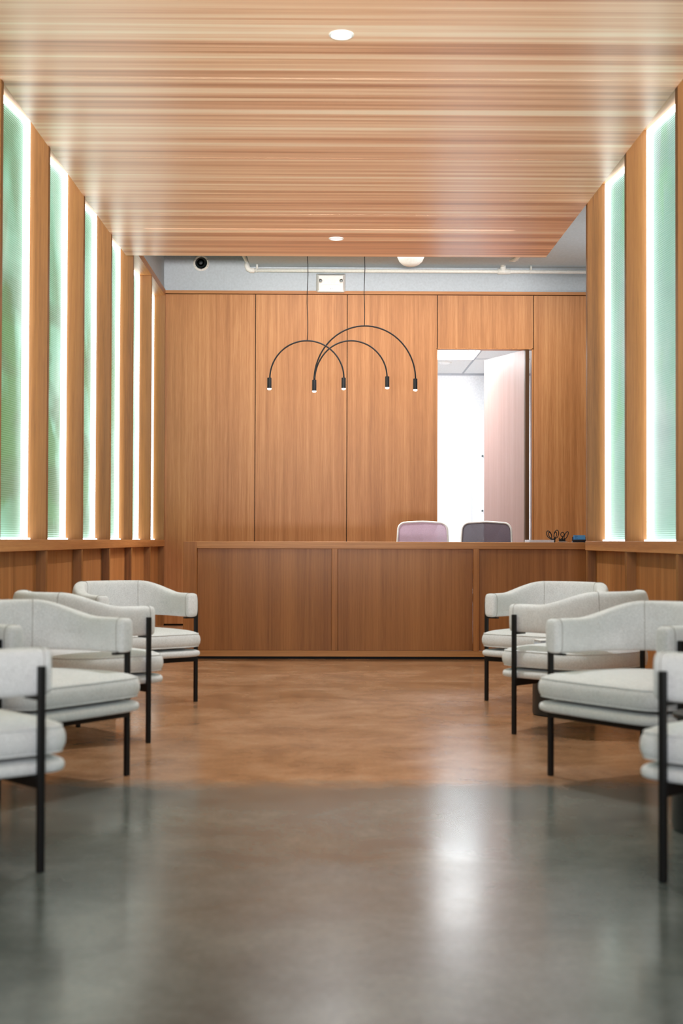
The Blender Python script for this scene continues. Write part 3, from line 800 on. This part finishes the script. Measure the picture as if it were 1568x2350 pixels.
# white pipe run
PYP = 16.52
def W(px, py, Y=PYP): return ray_at(px, py, Y)
pr = empty('pipe_run', (0.8, PYP, 4.13)); tag(pr, 'thin white pipe run with elbow and tee below the grey ceiling', 'pipe')
O = Vector((0.8, PYP, 4.13))
zp = W(900, 622).z-O.z
b = MB(); xl = W(578, 622).x-O.x; b.tube([(xl, 0, zp), (3.7, 0, zp)], 0.0215, 16); b.build('pipe', M_pipe, pr, smooth=True)
E0 = W(567, 604)-O
b = MB()
b.tube([(E0.x, 0, E0.z), (E0.x, 0, zp+0.05), (E0.x+0.012, 0, zp+0.018), (E0.x+0.045, 0, zp), (xl+0.03, 0, zp)], 0.031, 16); b.build('elbow', M_pipe, pr, smooth=True)
b = MB(); E1 = W(563, 590, PYP-0.25)-O
b.tube([(E0.x, 0, E0.z-0.02), (E0.x, 0, E0.z+0.01), (E0.x-0.015, -0.03, E0.z+0.04), (E1.x-0.06, -0.6, E0.z+0.10)], 0.022, 14); b.build('riser', M_pipe, pr, smooth=True)
T0 = W(1157, 620)-O
b = MB(); b.tube([(T0.x-0.075, 0, zp), (T0.x+0.075, 0, zp)], 0.032, 18); b.tube([(T0.x-0.01, 0, zp), (T0.x-0.01, 0, zp+0.085)], 0.033, 18); b.build('tee', M_pipe, pr, smooth=True)
b = MB(); b.tube([(T0.x-0.015, 0, zp+0.05), (T0.x-0.02, -0.05, zp+0.11), (T0.x-0.01, -0.12, zp+0.125), (T0.x+0.10, -0.40, zp+0.02+0.05)], 0.026, 14)
b.tube([(T0.x-0.01, -0.12, zp+0.125), (T0.x+0.07, -0.40, zp+0.055), (T0.x+0.12, -1.4, zp+0.03)], 0.022, 14); b.build('branch', M_pipe, pr, smooth=True)
for px in (590, 1219):
    q = W(px, 620)-O
    b = MB(); b.tube([(q.x, 0, zp), (q.x, 0, zp+0.40 if px < 600 else 4.21-4.13)], 0.0065, 8); b.tube([(q.x, 0, zp+0.0), (q.x, 0, zp+0.07)], 0.013, 8)
    b.tube([(q.x-0.008, 0.025*math.cos(t), zp+0.025*math.sin(t)) for t in [2*PI*k/16 for k in range(16)]], 0.004, 6, closed=True)
    b.build('hanger', M_pipe, pr, smooth=True)

# white dome under the grey ceiling
p = ray_at(943, 612, 15.4)
dm = empty('ceiling_dome', (p.x, 15.4, 4.21)); tag(dm, 'large white dome fitting half hidden behind the wood ceiling edge', 'ceiling fitting')
h = 4.21-p.z
b = MB(); b.lathe([(0.15, 0.0), (0.152, -h+0.13), (0.145, -h+0.10), (0.125, -h+0.055), (0.09, -h+0.022), (0.05, -h+0.006), (0.001, -h)], n=40); auto_smooth(b.build('dome', M_pipe, dm), 50)
b = MB(); b.lathe([(0.165, 0.0), (0.165, -0.02), (0.150, -0.024)], n=40); auto_smooth(b.build('collar', M_pipe, dm))

# ================================================================== LIGHT
wd = bpy.data.worlds.new('world'); SC.world = wd; wd.use_nodes = True
bg = wd.node_tree.nodes['Background']; bg.inputs['Color'].default_value = (0.90, 0.96, 1.0, 1); bg.inputs['Strength'].default_value = 0.75
def area(name, loc, rot, size, sy, power, col=(1, 1, 1)):
    ld = bpy.data.lights.new(name, 'AREA'); ld.shape = 'RECTANGLE'; ld.size = size; ld.size_y = sy; ld.energy = power; ld.color = col
    o = bpy.data.objects.new(name, ld); COL.objects.link(o); o.location = loc; o.rotation_euler = rot
    return o
# fill lights added in the reception area, no visible fixture
area('reception_fill', (1.2, 15.0, 4.18), (0, 0, 0), 4.0, 1.6, 105, (1.0, 0.98, 0.97))  # added fill washing the wood back wall
area('reception_fill_up', (3.4, 14.5, 2.6), (PI, 0, 0), 1.4, 1.4, 18, (0.93, 0.96, 1))  # added fill aimed up at the grey upper ceiling
# fill lights added behind the camera and above the wood ceiling
area('ceiling_fill', (0.05, -6.0, 0.3), (math.radians(101.5), 0, 0), 3.0, 0.5, 74, (1.0, 0.95, 0.92)).data.spread = math.radians(22)  # added narrow fill to brighten the wood ceiling
area('upper_wall_fill', (0.0, 12.2, 3.80), (math.radians(112), 0, 0), 3.2, 0.3, 6, (0.95, 0.98, 1.0))  # added fill hidden above the boards, lifts the grey upper wall
area('front_fill', (0.05, -2.6, 2.4), (math.radians(82), 0, 0), 4.0, 3.0, 215, (0.92, 0.96, 1))  # added frontal fill for the chairs and floor
for x, y in ((0.061, 7.51), (0.062, 12.62)):
    ld = bpy.data.lights.new('downlight_beam', 'SPOT'); ld.energy = 235; ld.spot_size = math.radians(150); ld.spot_blend = 0.8; ld.shadow_soft_size = 0.05; ld.color = (0.97, 0.98, 1.0)
    o = bpy.data.objects.new('downlight_beam', ld); COL.objects.link(o); o.location = (x, y, CZ-0.03)

SC.view_settings.view_transform = 'Standard'
SC.view_settings.look = 'None'
SC.view_settings.exposure = 0.0
SC.cycles.use_denoising = True
SC.cycles.max_bounces = 7
SC.cycles.adaptive_threshold = 0.015
SC.cycles.sample_clamp_indirect = 6.0
